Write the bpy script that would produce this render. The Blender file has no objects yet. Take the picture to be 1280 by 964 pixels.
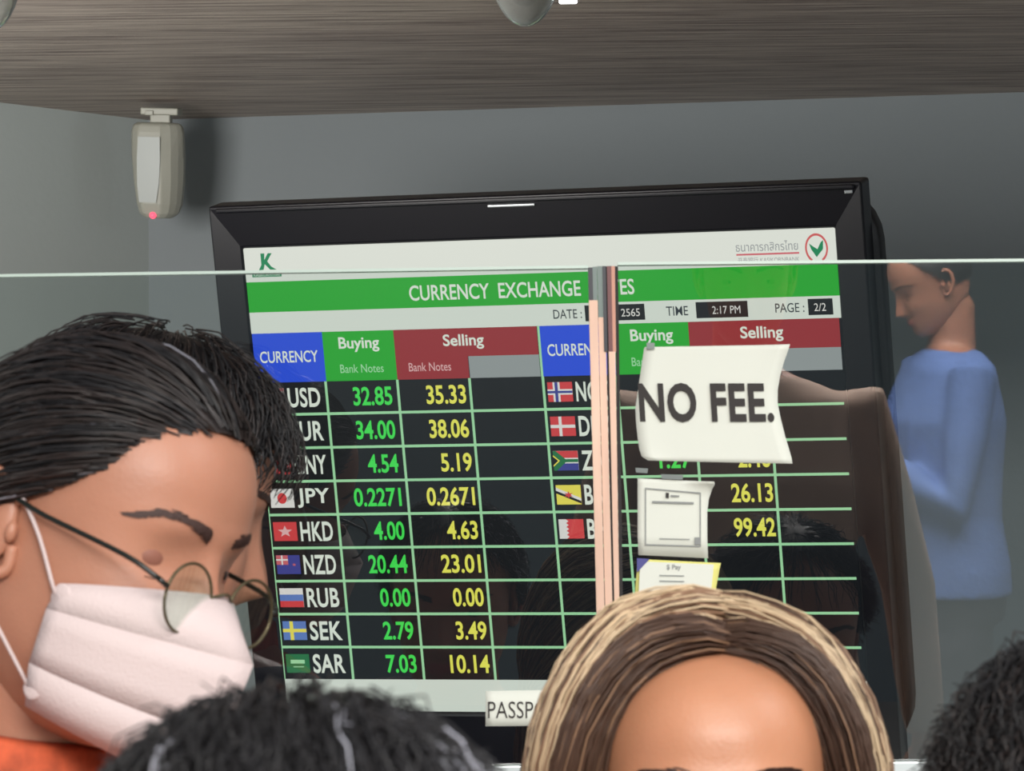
import bpy, bmesh, math, random
import numpy as np
from mathutils import Matrix, Vector, Euler
R = math.radians
random.seed(7); np.random.seed(7)
scn = bpy.context.scene
col = scn.collection

# ------------------------------------------------------------ camera, world, lights, exposure
CAM_POS = Vector((0, 0, 1.52)); FPX = 5000.0
CAM_ROT = Matrix.Rotation(R(94), 4, 'X') @ Matrix.Rotation(R(-.6), 4, 'Z')
cd = bpy.data.cameras.new('camera'); cam = bpy.data.objects.new('camera', cd); col.objects.link(cam)
cam.matrix_world = Matrix.Translation(CAM_POS) @ CAM_ROT
cd.sensor_fit = 'HORIZONTAL'; cd.sensor_width = 36; cd.lens = 36 * FPX / 1280
cd.clip_start = .05; cd.clip_end = 60
cd.dof.use_dof = True; cd.dof.focus_distance = 4.4; cd.dof.aperture_fstop = 30
scn.camera = cam
w = bpy.data.worlds.new('world'); scn.world = w; w.use_nodes = True
w.node_tree.nodes['Background'].inputs[0].default_value = (.80, .90, 1.0, 1)
w.node_tree.nodes['Background'].inputs[1].default_value = .35
def area(name, loc, rot, sx, sy, power, color):
    l = bpy.data.lights.new(name, 'AREA'); l.shape = 'RECTANGLE'; l.size = sx; l.size_y = sy
    l.energy = power; l.color = color
    o = bpy.data.objects.new(name, l); o.location = loc; o.rotation_euler = [R(a) for a in rot]; col.objects.link(o)
area('hall_light', (.3, .9, 3.05), (12, 0, 0), 1.6, .9, 19, (1, .95, .87))
area('hall_light', (1.9, 1.8, 3.05), (0, 28, 0), 1.0, 1.0, 20, (.93, .97, 1))
area('hall_light', (-2.2, 2.6, 3.0), (0, -35, 0), .8, .8, 6, (1, .93, .85))
area('hall_light', (.8, -1.9, 3.05), (0, 0, 0), 2.6, 2.2, 640, (1, .97, .93))
area('booth_light', (-1.0, 3.75, 1.98), (108, 0, -14), .5, .5, 20, (1, .97, .93))  # unseen fill lamps added to brighten the booth walls and ceiling
area('booth_light', (1.3, 3.7, 2.0), (80, 0, -10), .5, .5, 4, (.9, .97, 1))
scn.view_settings.view_transform = 'Standard'; scn.view_settings.look = 'None'
scn.view_settings.exposure = 0; scn.view_settings.gamma = 1; scn.view_settings.use_curve_mapping = False

# ------------------------------------------------------------ helpers
def at(x, y, Y):                                   # photo pixel -> point at depth Y
    d = CAM_ROT.to_3x3() @ Vector(((x - 640) / FPX, -(y - 482) / FPX, -1))
    return CAM_POS + d * (Y / d.y)
def srgb(r, g, b):
    f = lambda c: (c / 255) / 12.92 if c <= 10 else ((c / 255 + .055) / 1.055) ** 2.4
    return (f(r), f(g), f(b), 1)
def mat(name, c, rough=.5, metal=0, emit=None, estr=1, noise=0, nscale=30, bump=0, bscale=200, stretch=(1, 1, 1), spec=.5, sss=0, c2=None):
    m = bpy.data.materials.new(name); m.use_nodes = True; nt = m.node_tree; b = nt.nodes['Principled BSDF']
    b.inputs['Base Color'].default_value = c; b.inputs['Roughness'].default_value = rough; b.inputs['Metallic'].default_value = metal
    b.inputs['Specular IOR Level'].default_value = spec
    if sss:
        b.inputs['Subsurface Weight'].default_value = sss; b.inputs['Subsurface Scale'].default_value = .01
    if emit: b.inputs['Emission Color'].default_value = emit; b.inputs['Emission Strength'].default_value = estr
    if noise or bump:
        tc = nt.nodes.new('ShaderNodeTexCoord'); mp = nt.nodes.new('ShaderNodeMapping'); mp.inputs['Scale'].default_value = stretch
        nt.links.new(tc.outputs['Object'], mp.inputs[0])
    if noise:
        n = nt.nodes.new('ShaderNodeTexNoise'); n.inputs['Scale'].default_value = nscale; n.inputs['Detail'].default_value = 4
        nt.links.new(mp.outputs[0], n.inputs['Vector'])
        cr = nt.nodes.new('ShaderNodeValToRGB')
        lo = c2 if c2 else tuple(max(0, v * (1 - noise)) for v in c[:3]) + (1,)
        hi = c if c2 else tuple(min(1, v * (1 + noise)) for v in c[:3]) + (1,)
        cr.color_ramp.elements[0].color = lo; cr.color_ramp.elements[1].color = hi
        cr.color_ramp.elements[0].position = .3; cr.color_ramp.elements[1].position = .7
        nt.links.new(n.outputs[0], cr.inputs[0]); nt.links.new(cr.outputs[0], b.inputs['Base Color'])
    if bump:
        n2 = nt.nodes.new('ShaderNodeTexNoise'); n2.inputs['Scale'].default_value = bscale; n2.inputs['Detail'].default_value = 3
        nt.links.new(mp.outputs[0], n2.inputs['Vector'])
        bp = nt.nodes.new('ShaderNodeBump'); bp.inputs['Strength'].default_value = bump; bp.inputs['Distance'].default_value = .002
        nt.links.new(n2.outputs[0], bp.inputs['Height']); nt.links.new(bp.outputs[0], b.inputs['Normal'])
    return m
def glass_mat(name, tint, ior):
    m = bpy.data.materials.new(name); m.use_nodes = True; nt = m.node_tree; nt.nodes.clear()
    o = nt.nodes.new('ShaderNodeOutputMaterial'); t = nt.nodes.new('ShaderNodeBsdfTransparent'); g = nt.nodes.new('ShaderNodeBsdfGlossy')
    f = nt.nodes.new('ShaderNodeFresnel'); mx = nt.nodes.new('ShaderNodeMixShader')
    t.inputs[0].default_value = tint; g.inputs['Roughness'].default_value = .0; f.inputs[0].default_value = ior
    ge = nt.nodes.new('ShaderNodeNewGeometry'); mu = nt.nodes.new('ShaderNodeMath'); mu.operation = 'MULTIPLY_ADD'; mu.inputs[1].default_value = -1; mu.inputs[2].default_value = 1
    m2 = nt.nodes.new('ShaderNodeMath'); m2.operation = 'MULTIPLY'; nt.links.new(ge.outputs['Backfacing'], mu.inputs[0]); nt.links.new(mu.outputs[0], m2.inputs[0]); nt.links.new(f.outputs[0], m2.inputs[1])
    nt.links.new(m2.outputs[0], mx.inputs[0]); nt.links.new(t.outputs[0], mx.inputs[1]); nt.links.new(g.outputs[0], mx.inputs[2])
    nt.links.new(mx.outputs[0], o.inputs[0]); return m
def emis(name, r, g, b, k=1):
    return mat(name, (.005, .005, .005, 1), .35, emit=srgb(r, g, b), estr=k, spec=.2)
def link(name, me, m=None, parent=None, smooth=False):
    o = bpy.data.objects.new(name, me); col.objects.link(o)
    if m:
        for q in (m if isinstance(m, (list, tuple)) else [m]): me.materials.append(q)
    if smooth: me.shade_smooth()
    if parent: o.parent = parent
    return o
def pydata(name, v, f, m=None, parent=None, smooth=False, mi=None):
    me = bpy.data.meshes.new(name); me.from_pydata([tuple(p) for p in v], [], f)
    if mi is not None: me.polygons.foreach_set('material_index', mi)
    me.update()
    if name in ('lens', 'pane', 'nose_pad'):
        bm = bmesh.new(); bm.from_mesh(me); bmesh.ops.recalc_face_normals(bm, faces=bm.faces); bm.to_mesh(me); bm.free()
    return link(name, me, m, parent, smooth)
def tag(o, label=None, cat=None, group=None, kind=None):
    if label: o['label'] = label
    if cat: o['category'] = cat
    if group: o['group'] = group
    if kind: o['kind'] = kind
    return o
def empty(name, loc=(0, 0, 0), M=None):
    o = bpy.data.objects.new(name, None); col.objects.link(o); o.empty_display_size = .05
    if M is not None: o.matrix_world = M
    else: o.location = loc
    return o
def box(name, c, s, m, parent=None, bev=0, rot=None):
    bm = bmesh.new(); bmesh.ops.create_cube(bm, size=1)
    bmesh.ops.scale(bm, vec=Vector(s), verts=bm.verts)
    if bev: bmesh.ops.bevel(bm, geom=bm.edges[:], offset=bev, segments=3, affect='EDGES', profile=.5)
    if rot: bmesh.ops.rotate(bm, matrix=Euler([R(a) for a in rot]).to_matrix(), verts=bm.verts)
    bmesh.ops.translate(bm, vec=Vector(c), verts=bm.verts)
    me = bpy.data.meshes.new(name); bm.to_mesh(me); bm.free()
    return link(name, me, m, parent)
def slab(name, corners, thick, m, parent=None):      # quad TL,TR,BR,BL extruded away (+) by a vector
    c = [Vector(p) for p in corners]; t = Vector(thick); v = c + [p + t for p in c]
    return pydata(name, v, [(3, 2, 1, 0), (4, 5, 6, 7), (0, 1, 5, 4), (1, 2, 6, 5), (2, 3, 7, 6), (3, 0, 4, 7)], m, parent)
def tube_geo(path, rad, n=8, caps=True):
    P = [Vector(p) for p in path]; V = []; F = []
    up = None
    for i, p in enumerate(P):
        t = (P[min(i + 1, len(P) - 1)] - P[max(i - 1, 0)]).normalized()
        if up is None:
            up = Vector((0, 0, 1)) if abs(t.z) < .9 else Vector((0, 1, 0))
        a = (up - t * up.dot(t)).normalized(); up = a; b = t.cross(a)
        r = rad[i] if hasattr(rad, '__len__') else rad
        rx, ry = r if hasattr(r, '__len__') else (r, r)
        for k in range(n):
            w_ = 2 * math.pi * k / n; V.append(p + b * math.cos(w_) * rx + a * math.sin(w_) * ry)
    for i in range(len(P) - 1):
        for k in range(n):
            F.append((i * n + k, i * n + (k + 1) % n, (i + 1) * n + (k + 1) % n, (i + 1) * n + k))
    if caps:
        F.append(tuple(range(n))[::-1]); F.append(tuple((len(P) - 1) * n + k for k in range(n)))
    return V, F
def tube(name, path, rad, m, parent=None, n=8):
    v, f = tube_geo(path, rad, n); return pydata(name, v, f, m, parent, True)
def merge(parts):
    V = []; F = []
    for v, f in parts:
        o = len(V); V += list(v); F += [tuple(i + o for i in q) for q in f]
    return V, F
def ball_geo(c, r, nu=16, nv=10):
    V = []; F = []
    r = r if hasattr(r, '__len__') else (r, r, r)
    for j in range(nv + 1):
        th = math.pi * j / nv
        for i in range(nu):
            ph = 2 * math.pi * i / nu
            V.append((c[0] + r[0] * math.sin(th) * math.cos(ph), c[1] + r[1] * math.sin(th) * math.sin(ph), c[2] + r[2] * math.cos(th)))
    for j in range(nv):
        for i in range(nu):
            F.append((j * nu + i, (j + 1) * nu + i, (j + 1) * nu + (i + 1) % nu, j * nu + (i + 1) % nu))
    return V, F
def xf(g, M):
    return [M @ Vector(p) for p in g[0]], g[1]
def catmull(pts, n=6):
    P = [Vector(p) for p in pts]; P = [P[0] * 2 - P[1]] + P + [P[-1] * 2 - P[-2]]; out = []
    for i in range(1, len(P) - 2):
        for k in range(n):
            t = k / n; a, b, c, d = P[i - 1], P[i], P[i + 1], P[i + 2]
            out.append(.5 * ((2 * b) + (c - a) * t + (2 * a - 5 * b + 4 * c - d) * t * t + (3 * b - a - 3 * c + d) * t ** 3))
    out.append(P[-2]); return out

# ------------------------------------------------------------ setting
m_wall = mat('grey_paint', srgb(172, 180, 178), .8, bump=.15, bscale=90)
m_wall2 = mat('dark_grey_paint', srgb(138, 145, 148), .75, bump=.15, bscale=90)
def laminate():
    m = mat('laminate', srgb(176, 160, 150), .55); nt = m.node_tree; b = nt.nodes['Principled BSDF']
    tc = nt.nodes.new('ShaderNodeTexCoord'); mp = nt.nodes.new('ShaderNodeMapping'); mp.inputs['Scale'].default_value = (1.6, 38, 1)
    mp.inputs['Rotation'].default_value = (0, 0, R(4))
    n = nt.nodes.new('ShaderNodeTexNoise'); n.inputs['Scale'].default_value = 3.2; n.inputs['Detail'].default_value = 7; n.inputs['Roughness'].default_value = .65
    cr = nt.nodes.new('ShaderNodeValToRGB'); cr.color_ramp.elements[0].position = .36; cr.color_ramp.elements[1].position = .64
    cr.color_ramp.elements[0].color = srgb(128, 114, 108); cr.color_ramp.elements[1].color = srgb(200, 186, 174)
    nt.links.new(tc.outputs['Object'], mp.inputs[0]); nt.links.new(mp.outputs[0], n.inputs['Vector'])
    nt.links.new(n.outputs[0], cr.inputs[0]); nt.links.new(cr.outputs[0], b.inputs['Base Color'])
    bp = nt.nodes.new('ShaderNodeBump'); bp.inputs['Strength'].default_value = .35; bp.inputs['Distance'].default_value = .003
    nt.links.new(n.outputs[0], bp.inputs['Height']); nt.links.new(bp.outputs[0], b.inputs['Normal']); return m
m_lam = laminate()
m_floor = mat('floor_tile', srgb(150, 145, 138), .4, noise=.1, nscale=3)
m_hall = mat('hall_paint', srgb(96, 112, 118), .7)
ZC = 2.306
def S(o): o['kind'] = 'structure'; return o
S(slab('floor', [(-7, -9, 0), (7, -9, 0), (7, 7, 0), (-7, 7, 0)], (0, 0, -.1), m_floor))
cr_ = Vector((-.5184, 5.6995, 0)); bd = Vector((.715 + .5184, 5.509 - 5.6995, 0)).normalized(); ld = Vector((-.706 + .5184, 5.5056 - 5.6995, 0)).normalized()
be = cr_ + bd * 3.0; le = cr_ + ld * 2.6
def wall(name, a, b, z1, out, m):
    return S(slab(name, [(a.x, a.y, z1), (b.x, b.y, z1), (b.x, b.y, 0), (a.x, a.y, 0)], out, m))
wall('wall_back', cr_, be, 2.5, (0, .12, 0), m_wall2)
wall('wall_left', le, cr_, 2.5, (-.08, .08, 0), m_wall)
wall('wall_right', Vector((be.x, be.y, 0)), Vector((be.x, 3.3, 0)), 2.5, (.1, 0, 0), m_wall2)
S(slab('ceiling', [(-3.2, 2.95, ZC), (2.45, 2.95, ZC), (2.45, 6.1, ZC), (-3.2, 6.1, ZC)], (0, 0, .08), m_lam))
# the hall on the customers' side
wall('wall_hall', Vector((6, -8, 0)), Vector((-6, -8, 0)), 3.3, (0, -.1, 0), m_hall)
S(slab('trim_1', [(-3.2, 2.93, 2.9), (2.45, 2.93, 2.9), (2.45, 2.93, ZC - .02), (-3.2, 2.93, ZC - .02)], (0, .02, 0), m_lam))

# ------------------------------------------------------------ counter and glass screen
m_alu = mat('brushed_aluminium', srgb(196, 204, 204), .35, .8)
m_glass = glass_mat('screen_glass', (.955, .985, .975, 1), 2.05)
m_edge = mat('polished_glass_edge', srgb(214, 232, 220), .2, emit=None)
m_front = mat('counter_front', srgb(120, 104, 92), .5, noise=.15, nscale=6)
GD = 3.30; TILT = math.tan(R(3.45))
def gp(x, y, D=GD, tilt=True):                      # point on the leaning glass plane below photo pixel (x, y)
    d = CAM_ROT.to_3x3() @ Vector(((x - 640) / FPX, -(y - 482) / FPX, -1))
    # plane: Y = D - (Z-1.84)*TILT  (top leans to the customers)
    t = (D - (CAM_POS.z - 1.84) * TILT) / (d.y + d.z * TILT)
    return CAM_POS + d * t
def glass(name, TL, TR, BR, BL, label):
    r = empty(name, (BL + BR) / 2)
    M = Matrix.Translation(-r.location)
    n = Vector((0, .010, 0))
    q = [M @ p for p in (TL, TR, BR, BL)]
    g = slab('pane', q, n, m_glass, r)
    e = pydata('polished_edge', [q[0] + Vector((0, -.0002, .0018)), q[1] + Vector((0, -.0002, .0018)), q[1] + n + Vector((0, .0002, .0018)), q[0] + n + Vector((0, .0002, .0018)),
                 q[0] + Vector((0, -.0002, -.0006)), q[1] + Vector((0, -.0002, -.0006)), q[1] + n + Vector((0, .0002, -.0006)), q[0] + n + Vector((0, .0002, -.0006))],
               [(0, 1, 2, 3), (7, 6, 5, 4), (4, 5, 1, 0), (5, 6, 2, 1), (6, 7, 3, 2), (7, 4, 0, 3)], m_edge, r)
    tag(r, label, 'glass screen'); return r
ext = lambda a, b, k: a + (b - a) * k
tl = gp(0, 345.5); tr = gp(735.5, 334.5); trb = gp(747, 957)
glass('glass_screen', ext(tr, tl, 4.5), tr, trb, ext(trb, gp(0, 964), 4.5), 'clear glass screen left of the copper joint, in front of the rate board')
t0 = gp(772, 330.5); t1 = gp(1280, 326); b0 = gp(777, 957); b1 = gp(1280, 957)
glass('glass_screen', t0, ext(t0, t1, 3.6), ext(b0, b1, 3.6), b0, 'clear glass screen right of the copper joint, behind the NO FEE paper')
# the joint between both panes, warm and grey reflections painted as strip colours
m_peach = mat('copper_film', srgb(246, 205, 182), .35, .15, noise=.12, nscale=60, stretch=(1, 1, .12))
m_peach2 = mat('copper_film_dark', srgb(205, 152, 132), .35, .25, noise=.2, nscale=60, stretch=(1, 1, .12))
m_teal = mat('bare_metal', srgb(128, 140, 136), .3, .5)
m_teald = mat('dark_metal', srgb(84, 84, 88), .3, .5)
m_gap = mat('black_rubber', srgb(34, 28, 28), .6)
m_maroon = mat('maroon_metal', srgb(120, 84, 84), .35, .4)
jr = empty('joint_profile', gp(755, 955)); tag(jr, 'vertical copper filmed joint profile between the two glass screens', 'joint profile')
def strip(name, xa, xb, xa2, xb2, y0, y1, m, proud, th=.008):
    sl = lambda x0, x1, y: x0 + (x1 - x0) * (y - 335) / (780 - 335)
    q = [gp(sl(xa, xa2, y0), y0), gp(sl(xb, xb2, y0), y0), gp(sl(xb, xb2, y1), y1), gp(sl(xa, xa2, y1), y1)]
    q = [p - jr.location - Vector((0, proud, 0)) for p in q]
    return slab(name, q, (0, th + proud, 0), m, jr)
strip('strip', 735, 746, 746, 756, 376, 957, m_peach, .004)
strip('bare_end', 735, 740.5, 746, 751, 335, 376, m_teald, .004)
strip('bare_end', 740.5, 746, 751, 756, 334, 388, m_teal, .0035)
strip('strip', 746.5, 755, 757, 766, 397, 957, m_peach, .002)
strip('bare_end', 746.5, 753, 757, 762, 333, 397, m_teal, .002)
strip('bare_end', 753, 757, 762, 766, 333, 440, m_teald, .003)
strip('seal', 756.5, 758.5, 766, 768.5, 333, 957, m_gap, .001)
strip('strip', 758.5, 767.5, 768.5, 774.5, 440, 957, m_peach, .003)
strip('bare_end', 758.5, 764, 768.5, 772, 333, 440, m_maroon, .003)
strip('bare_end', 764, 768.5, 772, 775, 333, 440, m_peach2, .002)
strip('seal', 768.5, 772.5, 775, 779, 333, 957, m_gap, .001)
# slim rail and counter below the glass
rl = gp(640, 956); rz_ = rl.z
ry = rl.y
S(box('trim_2', (0, ry + .01, rz_ - .012), (6.4, .04, .024), m_alu, bev=.002))
S(box('wall_counter', (0, ry + .08, (rz_ - .026) / 2), (6.4, .16, rz_ - .026), m_front))

# ------------------------------------------------------------ papers on the glass
m_paper = mat('white_paper', srgb(238, 240, 228), .7, bump=.1, bscale=60)
m_ink = mat('black_ink', srgb(46, 40, 38), .6)
m_greyink = mat('grey_ink', srgb(150, 152, 150), .6)
m_tape = mat('silver_tape', srgb(140, 148, 145), .3, .5)
def text_geo(s, w_, h, off=0.0, ext_=.0002, sp=1.0):
    cu = bpy.data.curves.new('t', 'FONT'); cu.body = s; cu.size = 1; cu.offset = off; cu.space_character = sp; cu.resolution_u = 4
    o = bpy.data.objects.new('t', cu); col.objects.link(o)
    bpy.context.view_layer.update()
    me = bpy.data.meshes.new_from_object(o.evaluated_get(bpy.context.evaluated_depsgraph_get()))
    bpy.data.objects.remove(o)
    v = np.array([p.co[:] for p in me.vertices]); f = [tuple(p.vertices) for p in me.polygons]; bpy.data.meshes.remove(me)
    if len(v) == 0: return [], []
    mn = v.min(0); mx = v.max(0); sc = (w_ / (mx[0] - mn[0]), h / (mx[1] - mn[1]))
    return [((p[0] - mn[0]) * sc[0], 0, (p[1] - mn[1]) * sc[1]) for p in v], f
def sheet(name, outline_rows, D, curl, m, label, cat):
    # rows of photo pixels across the sheet, laid on the glass plane and lifted by curl(u, v)
    ref = gp(*outline_rows[-1][0]); r = empty(name, ref); V = []; nR = len(outline_rows); nC = 13
    for j, (a, b) in enumerate(outline_rows):
        for i in range(nC):
            u = i / (nC - 1); p = gp(a[0] + (b[0] - a[0]) * u, a[1] + (b[1] - a[1]) * u)
            V.append(p - ref - Vector((0, .0012 + curl(u, j / (nR - 1)), 0)))
    n = len(V); V += [p + Vector((0, .0004, 0)) for p in V]
    F = []
    for j in range(nR - 1):
        for i in range(nC - 1):
            a = j * nC + i; F.append((a, a + nC, a + nC + 1, a + 1)); F.append((n + a, n + a + 1, n + a + nC + 1, n + a + nC))
    B = [i for i in range(nC)] + [j * nC + nC - 1 for j in range(1, nR)] + [(nR - 1) * nC + i for i in range(nC - 2, -1, -1)] + [j * nC for j in range(nR - 2, 0, -1)]
    for k in range(len(B)): F.append((B[k], B[(k + 1) % len(B)], n + B[(k + 1) % len(B)], n + B[k]))
    s = pydata('paper', V, F, m, r, True); tag(r, label, cat); return r
def on_sheet(root, name, s, x0, y0, x1, y1, m, proud=.0022, off=0, skew=0, rise=0, sp=1):
    g = text_geo(s, 1, 1, off, sp=sp); V = []
    for p in g[0]:
        px = x0 + (x1 - x0) * p[0] + skew * p[2]; py = y1 + (y0 - y1) * p[2] + rise * p[0]
        V.append(gp(px, py) - root.location - Vector((0, proud, 0)))
    return pydata(name, V, g[1], m, root)
def patch(root, name, pts, m, proud=.002):
    V = [gp(*p) - root.location - Vector((0, proud, 0)) for p in pts]
    return pydata(name, V, [tuple(range(len(V)))[::-1]], m, root)
def frame_(root, name, q, wd, m, proud):
    c = [sum(p[0] for p in q) / 4, sum(p[1] for p in q) / 4]; inn = [(p[0] + (wd if p[0] < c[0] else -wd), p[1] + (wd if p[1] < c[1] else -wd)) for p in q]
    V = [gp(*p) - root.location - Vector((0, proud, 0)) for p in list(q) + inn]
    return pydata(name, V, [(i, i + 4, (i + 1) % 4 + 4, (i + 1) % 4) for i in range(4)], m, root)
rows = [((806, 434), (987, 431)), ((805, 436), (985, 438)), ((803, 450), (980, 452)), ((800, 470), (975, 470)), ((797, 490), (972, 488)), ((794, 510), (972, 505)),
        ((795, 530), (976, 525)), ((797, 548), (981, 545)), ((799, 562), (986, 562)), ((802, 571), (989, 573)), ((810, 576), (990, 580))]
nf = sheet('paper_sign', rows, GD, lambda u, v: .010 * max(0, u - .8) * 5 * (abs(v - .45) ** 1.3) + .003 * max(0, .15 - u) * 6 * v, m_paper, 'white paper sign reading NO FEE taped to the right glass, right edge curling', 'sign')
on_sheet(nf, 'sign_lettering', 'NO FEE.', 800, 479, 968, 528, m_ink, .0030, off=.03, rise=0, skew=-3, sp=1.06)
tp = patch(nf, 'tape', [(808, 429), (818, 429), (818, 437), (808, 437)], m_tape, .004)
qs = sheet('notice_card', [((797, 598), (892, 603)), ((797, 604), (893, 606)), ((797, 615), (890, 612)), ((797, 624), (886, 624)), ((797, 640), (884, 640)), ((797, 670), (884, 670)), ((798, 694), (885, 698))],
           GD, lambda u, v: .012 * max(0, u - .6) * max(0, .35 - v) * 6, m_paper, 'small white notice card with a thin grey frame, below the NO FEE paper', 'card')
frame_(qs, 'printed_frame', [(806, 610), (876, 616), (876, 684), (806, 682)], 1.6, m_greyink, .0025)
patch(qs, 'printed_mark', [(832, 616), (836, 616.5), (836, 623), (832, 622.5)], m_ink, .003); patch(qs, 'printed_heading', [(838, 619), (849, 619.6), (849, 621.6), (838, 621)], m_greyink, .003)
patch(qs, 'printed_line', [(815, 626.5), (867, 628), (867, 630.5), (815, 629)], m_greyink, .003)
patch(qs, 'printed_line', [(824, 673), (862, 674), (862, 675), (824, 674)], m_greyink, .003)
patch(qs, 'printed_mark', [(868, 672), (875, 672), (875, 681), (868, 681)], m_greyink, .003)
for (x, y, w_) in ((794, 585, 16), (826, 593, 28)):
    patch(qs, 'tape', [(x, y), (x + w_, y + 1), (x + w_ - 1, y + 7), (x + 1, y + 6)], m_tape, .003)
m_yel = mat('yellow_print', srgb(242, 236, 140), .6); m_navy = mat('navy_print', srgb(84, 84, 150), .6)
yc = sheet('notice_card', [((797, 699), (901, 704)), ((796, 712), (899, 713)), ((795, 724), (897, 724)), ((794, 736), (895, 735)), ((794, 770), (890, 770))],
           GD, lambda u, v: .004 * max(0, u - .6), m_yel, 'small yellow edged card taped directly below the grey framed card', 'card')
patch(yc, 'white_field', [(800, 702), (892, 706), (889, 735), (884, 768), (797, 768)], m_paper, .0042)
patch(yc, 'navy_corner', [(796, 698), (812, 699), (796, 716)], m_navy, .0048)
on_sheet(yc, 'printed_heading', '$ Pay', 833, 706, 851, 714, m_greyink, .0048, off=.02)
patch(yc, 'printed_line', [(824, 719), (855, 719.6), (855, 720.8), (824, 720.2)], m_greyink, .0056)
patch(yc, 'printed_line', [(824, 726), (855, 726.6), (855, 727.8), (824, 727.2)], m_greyink, .0056)
ps = sheet('paper_sign', [((607, 864), (720, 862)), ((607, 880), (720, 879)), ((607, 895), (720, 894)), ((607, 908), (720, 907))], GD, lambda u, v: 0, m_paper, 'white paper strip reading PASSPORT, low on the left glass', 'sign')
on_sheet(ps, 'sign_lettering', 'PASSPORT', 610, 877, 712, 898, m_ink, .002, off=-.005)

# ------------------------------------------------------------ television with the rate board
TW, TH = .7759, .6073
TM = Matrix.Translation((.0478, 5.0, 1.7532)) @ Matrix.Rotation(R(-19.77), 4, 'Z') @ Matrix.Rotation(R(14.63), 4, 'X') @ Matrix.Rotation(R(.735), 4, 'Y')
tv = empty('television', M=TM); tag(tv, 'black television showing a currency rate board, tilted down on the back wall', 'television')
m_bez = mat('gloss_black_plastic', srgb(20, 20, 26), .3, spec=.35); m_back = mat('matt_black_plastic', srgb(20, 20, 24), .5)
L_, T_, Rr, Bb = .052 * TW, .092 * TH, .049 * TW, .13 * TH
def ring(name, x0, x1, z0, z1, ix0, ix1, iz0, iz1, y0, y1, m, parent):
    o = [(x0, z1), (x1, z1), (x1, z0), (x0, z0)]; i_ = [(ix0, iz1), (ix1, iz1), (ix1, iz0), (ix0, iz0)]
    V = [(a, y0, b) for a, b in o] + [(a, y0 + .004, b) for a, b in i_] + [(a, y1, b) for a, b in o] + [(a, y1, b) for a, b in i_]
    F = []
    for k in range(4):
        j = (k + 1) % 4
        F += [(k, k + 4, j + 4, j), (k, j, j + 8, k + 8), (k + 4, k + 12, j + 12, j + 4), (k + 8, j + 8, j + 12, k + 12)]
    o = pydata(name, V, F, m, parent); b = o.modifiers.new('b', 'BEVEL'); b.width = .004; b.segments = 3; return o
ring('bezel', -TW / 2 - L_, TW / 2 + Rr, -TH / 2 - Bb, TH / 2 + T_, -TW / 2, TW / 2, -TH / 2, TH / 2, -.006, .035, m_bez, tv)
# swelling rear housing, set back from the bezel
V = []; F = []; prof = [(.034, 1.0), (.05, 1.0), (.075, .995), (.10, .97), (.115, .92), (.118, .82)]
for (y, s) in prof:
    a, b = (TW / 2 + .044) * s, (TH / 2 + .055) * s; rc = .07
    for (sx, sz, a0) in ((1, 1, 0), (-1, 1, 90), (-1, -1, 180), (1, -1, 270)):
        for k in range(7):
            t = R(a0 + 15 * k); V.append((sx * (a - rc) + rc * math.cos(t), y, sz * (b - rc) + rc * math.sin(t) - .01))
n = 28
for j in range(len(prof) - 1):
    for k in range(n): F.append((j * n + k, j * n + (k + 1) % n, (j + 1) * n + (k + 1) % n, (j + 1) * n + k))
F.append(tuple(range(n))[::-1]); F.append(tuple((len(prof) - 1) * n + k for k in range(n)))
pydata('rear_housing', V, F, m_back, tv, True)
box('bezel_lip', (0, -.004, TH / 2 + T_ - .006), (TW + L_ + Rr - .02, .012, .006), m_bez, tv, .002)
box('badge', (-.02, -.0068, TH / 2 + T_ - .013), (.062, .003, .003), mat('badge_silver', srgb(190, 195, 198), .25, .7), tv, .0008)  # added bar imitates a lamp reflection on the glossy bezel
box('badge_dot', (TW / 2 + Rr - .016, -.0068, TH / 2 + T_ - .012), (.010, .003, .004), bpy.data.materials['badge_silver'], tv, .0008)
box('wall_bracket', (0, .30, .0), (.09, .40, .09), m_back, tv, .006)
sc_ = box('screen', (0, .003, 0), (TW, .004, TH), emis('screen_black', 13, 16, 21), tv)
sc_['label'] = 'lit screen with a table of currency rates'
E = {k: emis('screen_' + k, *v) for k, v in dict(white=(214, 218, 208), green=(34, 165, 44), blue=(36, 76, 214), red=(150, 44, 50), grey=(146, 150, 150), line=(158, 212, 162),
     text=(222, 226, 214), gnum=(66, 220, 84), ynum=(232, 226, 92), ink=(46, 52, 58), black=(18, 20, 24), kgreen=(32, 128, 84), ring=(196, 92, 92), fred=(206, 62, 66), fred2=(196, 96, 104), fwhite=(222, 216, 212),
     fblue=(60, 64, 140), fyel=(230, 214, 84), fgreen=(34, 112, 66), fgold=(236, 196, 70), flb=(92, 122, 186), pale=(220, 170, 170)).items()}
def uvp(u, v, k=1): return ((u - .5) * TW, .001 - .0004 * k, (.5 - v) * TH)
def rect(name, u0, v0, u1, v1, m, k=1, parent=None):
    return pydata(name, [uvp(u0, v0, k), uvp(u1, v0, k), uvp(u1, v1, k), uvp(u0, v1, k)], [(3, 2, 1, 0)], m, parent or sc_)
def poly(name, pts, m, k=1, parent=None):
    return pydata(name, [uvp(a, b, k) for a, b in pts], [tuple(range(len(pts)))[::-1]], m, parent or sc_)
def txt(name, s, u0, v0, u1, v1, m, k=4, off=.0, sp=1.0):
    g = text_geo(s, (u1 - u0) * TW, (v1 - v0) * TH, off, sp=sp); x, y, z = uvp(u0, v1, k)
    return pydata(name, [(p[0] + x, y, p[2] + z) for p in g[0]], g[1], m, sc_)
rect('top_band', 0, 0, 1, .0725, E['white']); rect('title_band', 0, .0725, 1, .137, E['green']); rect('date_band', 0, .137, 1, .182, E['white'])
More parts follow.
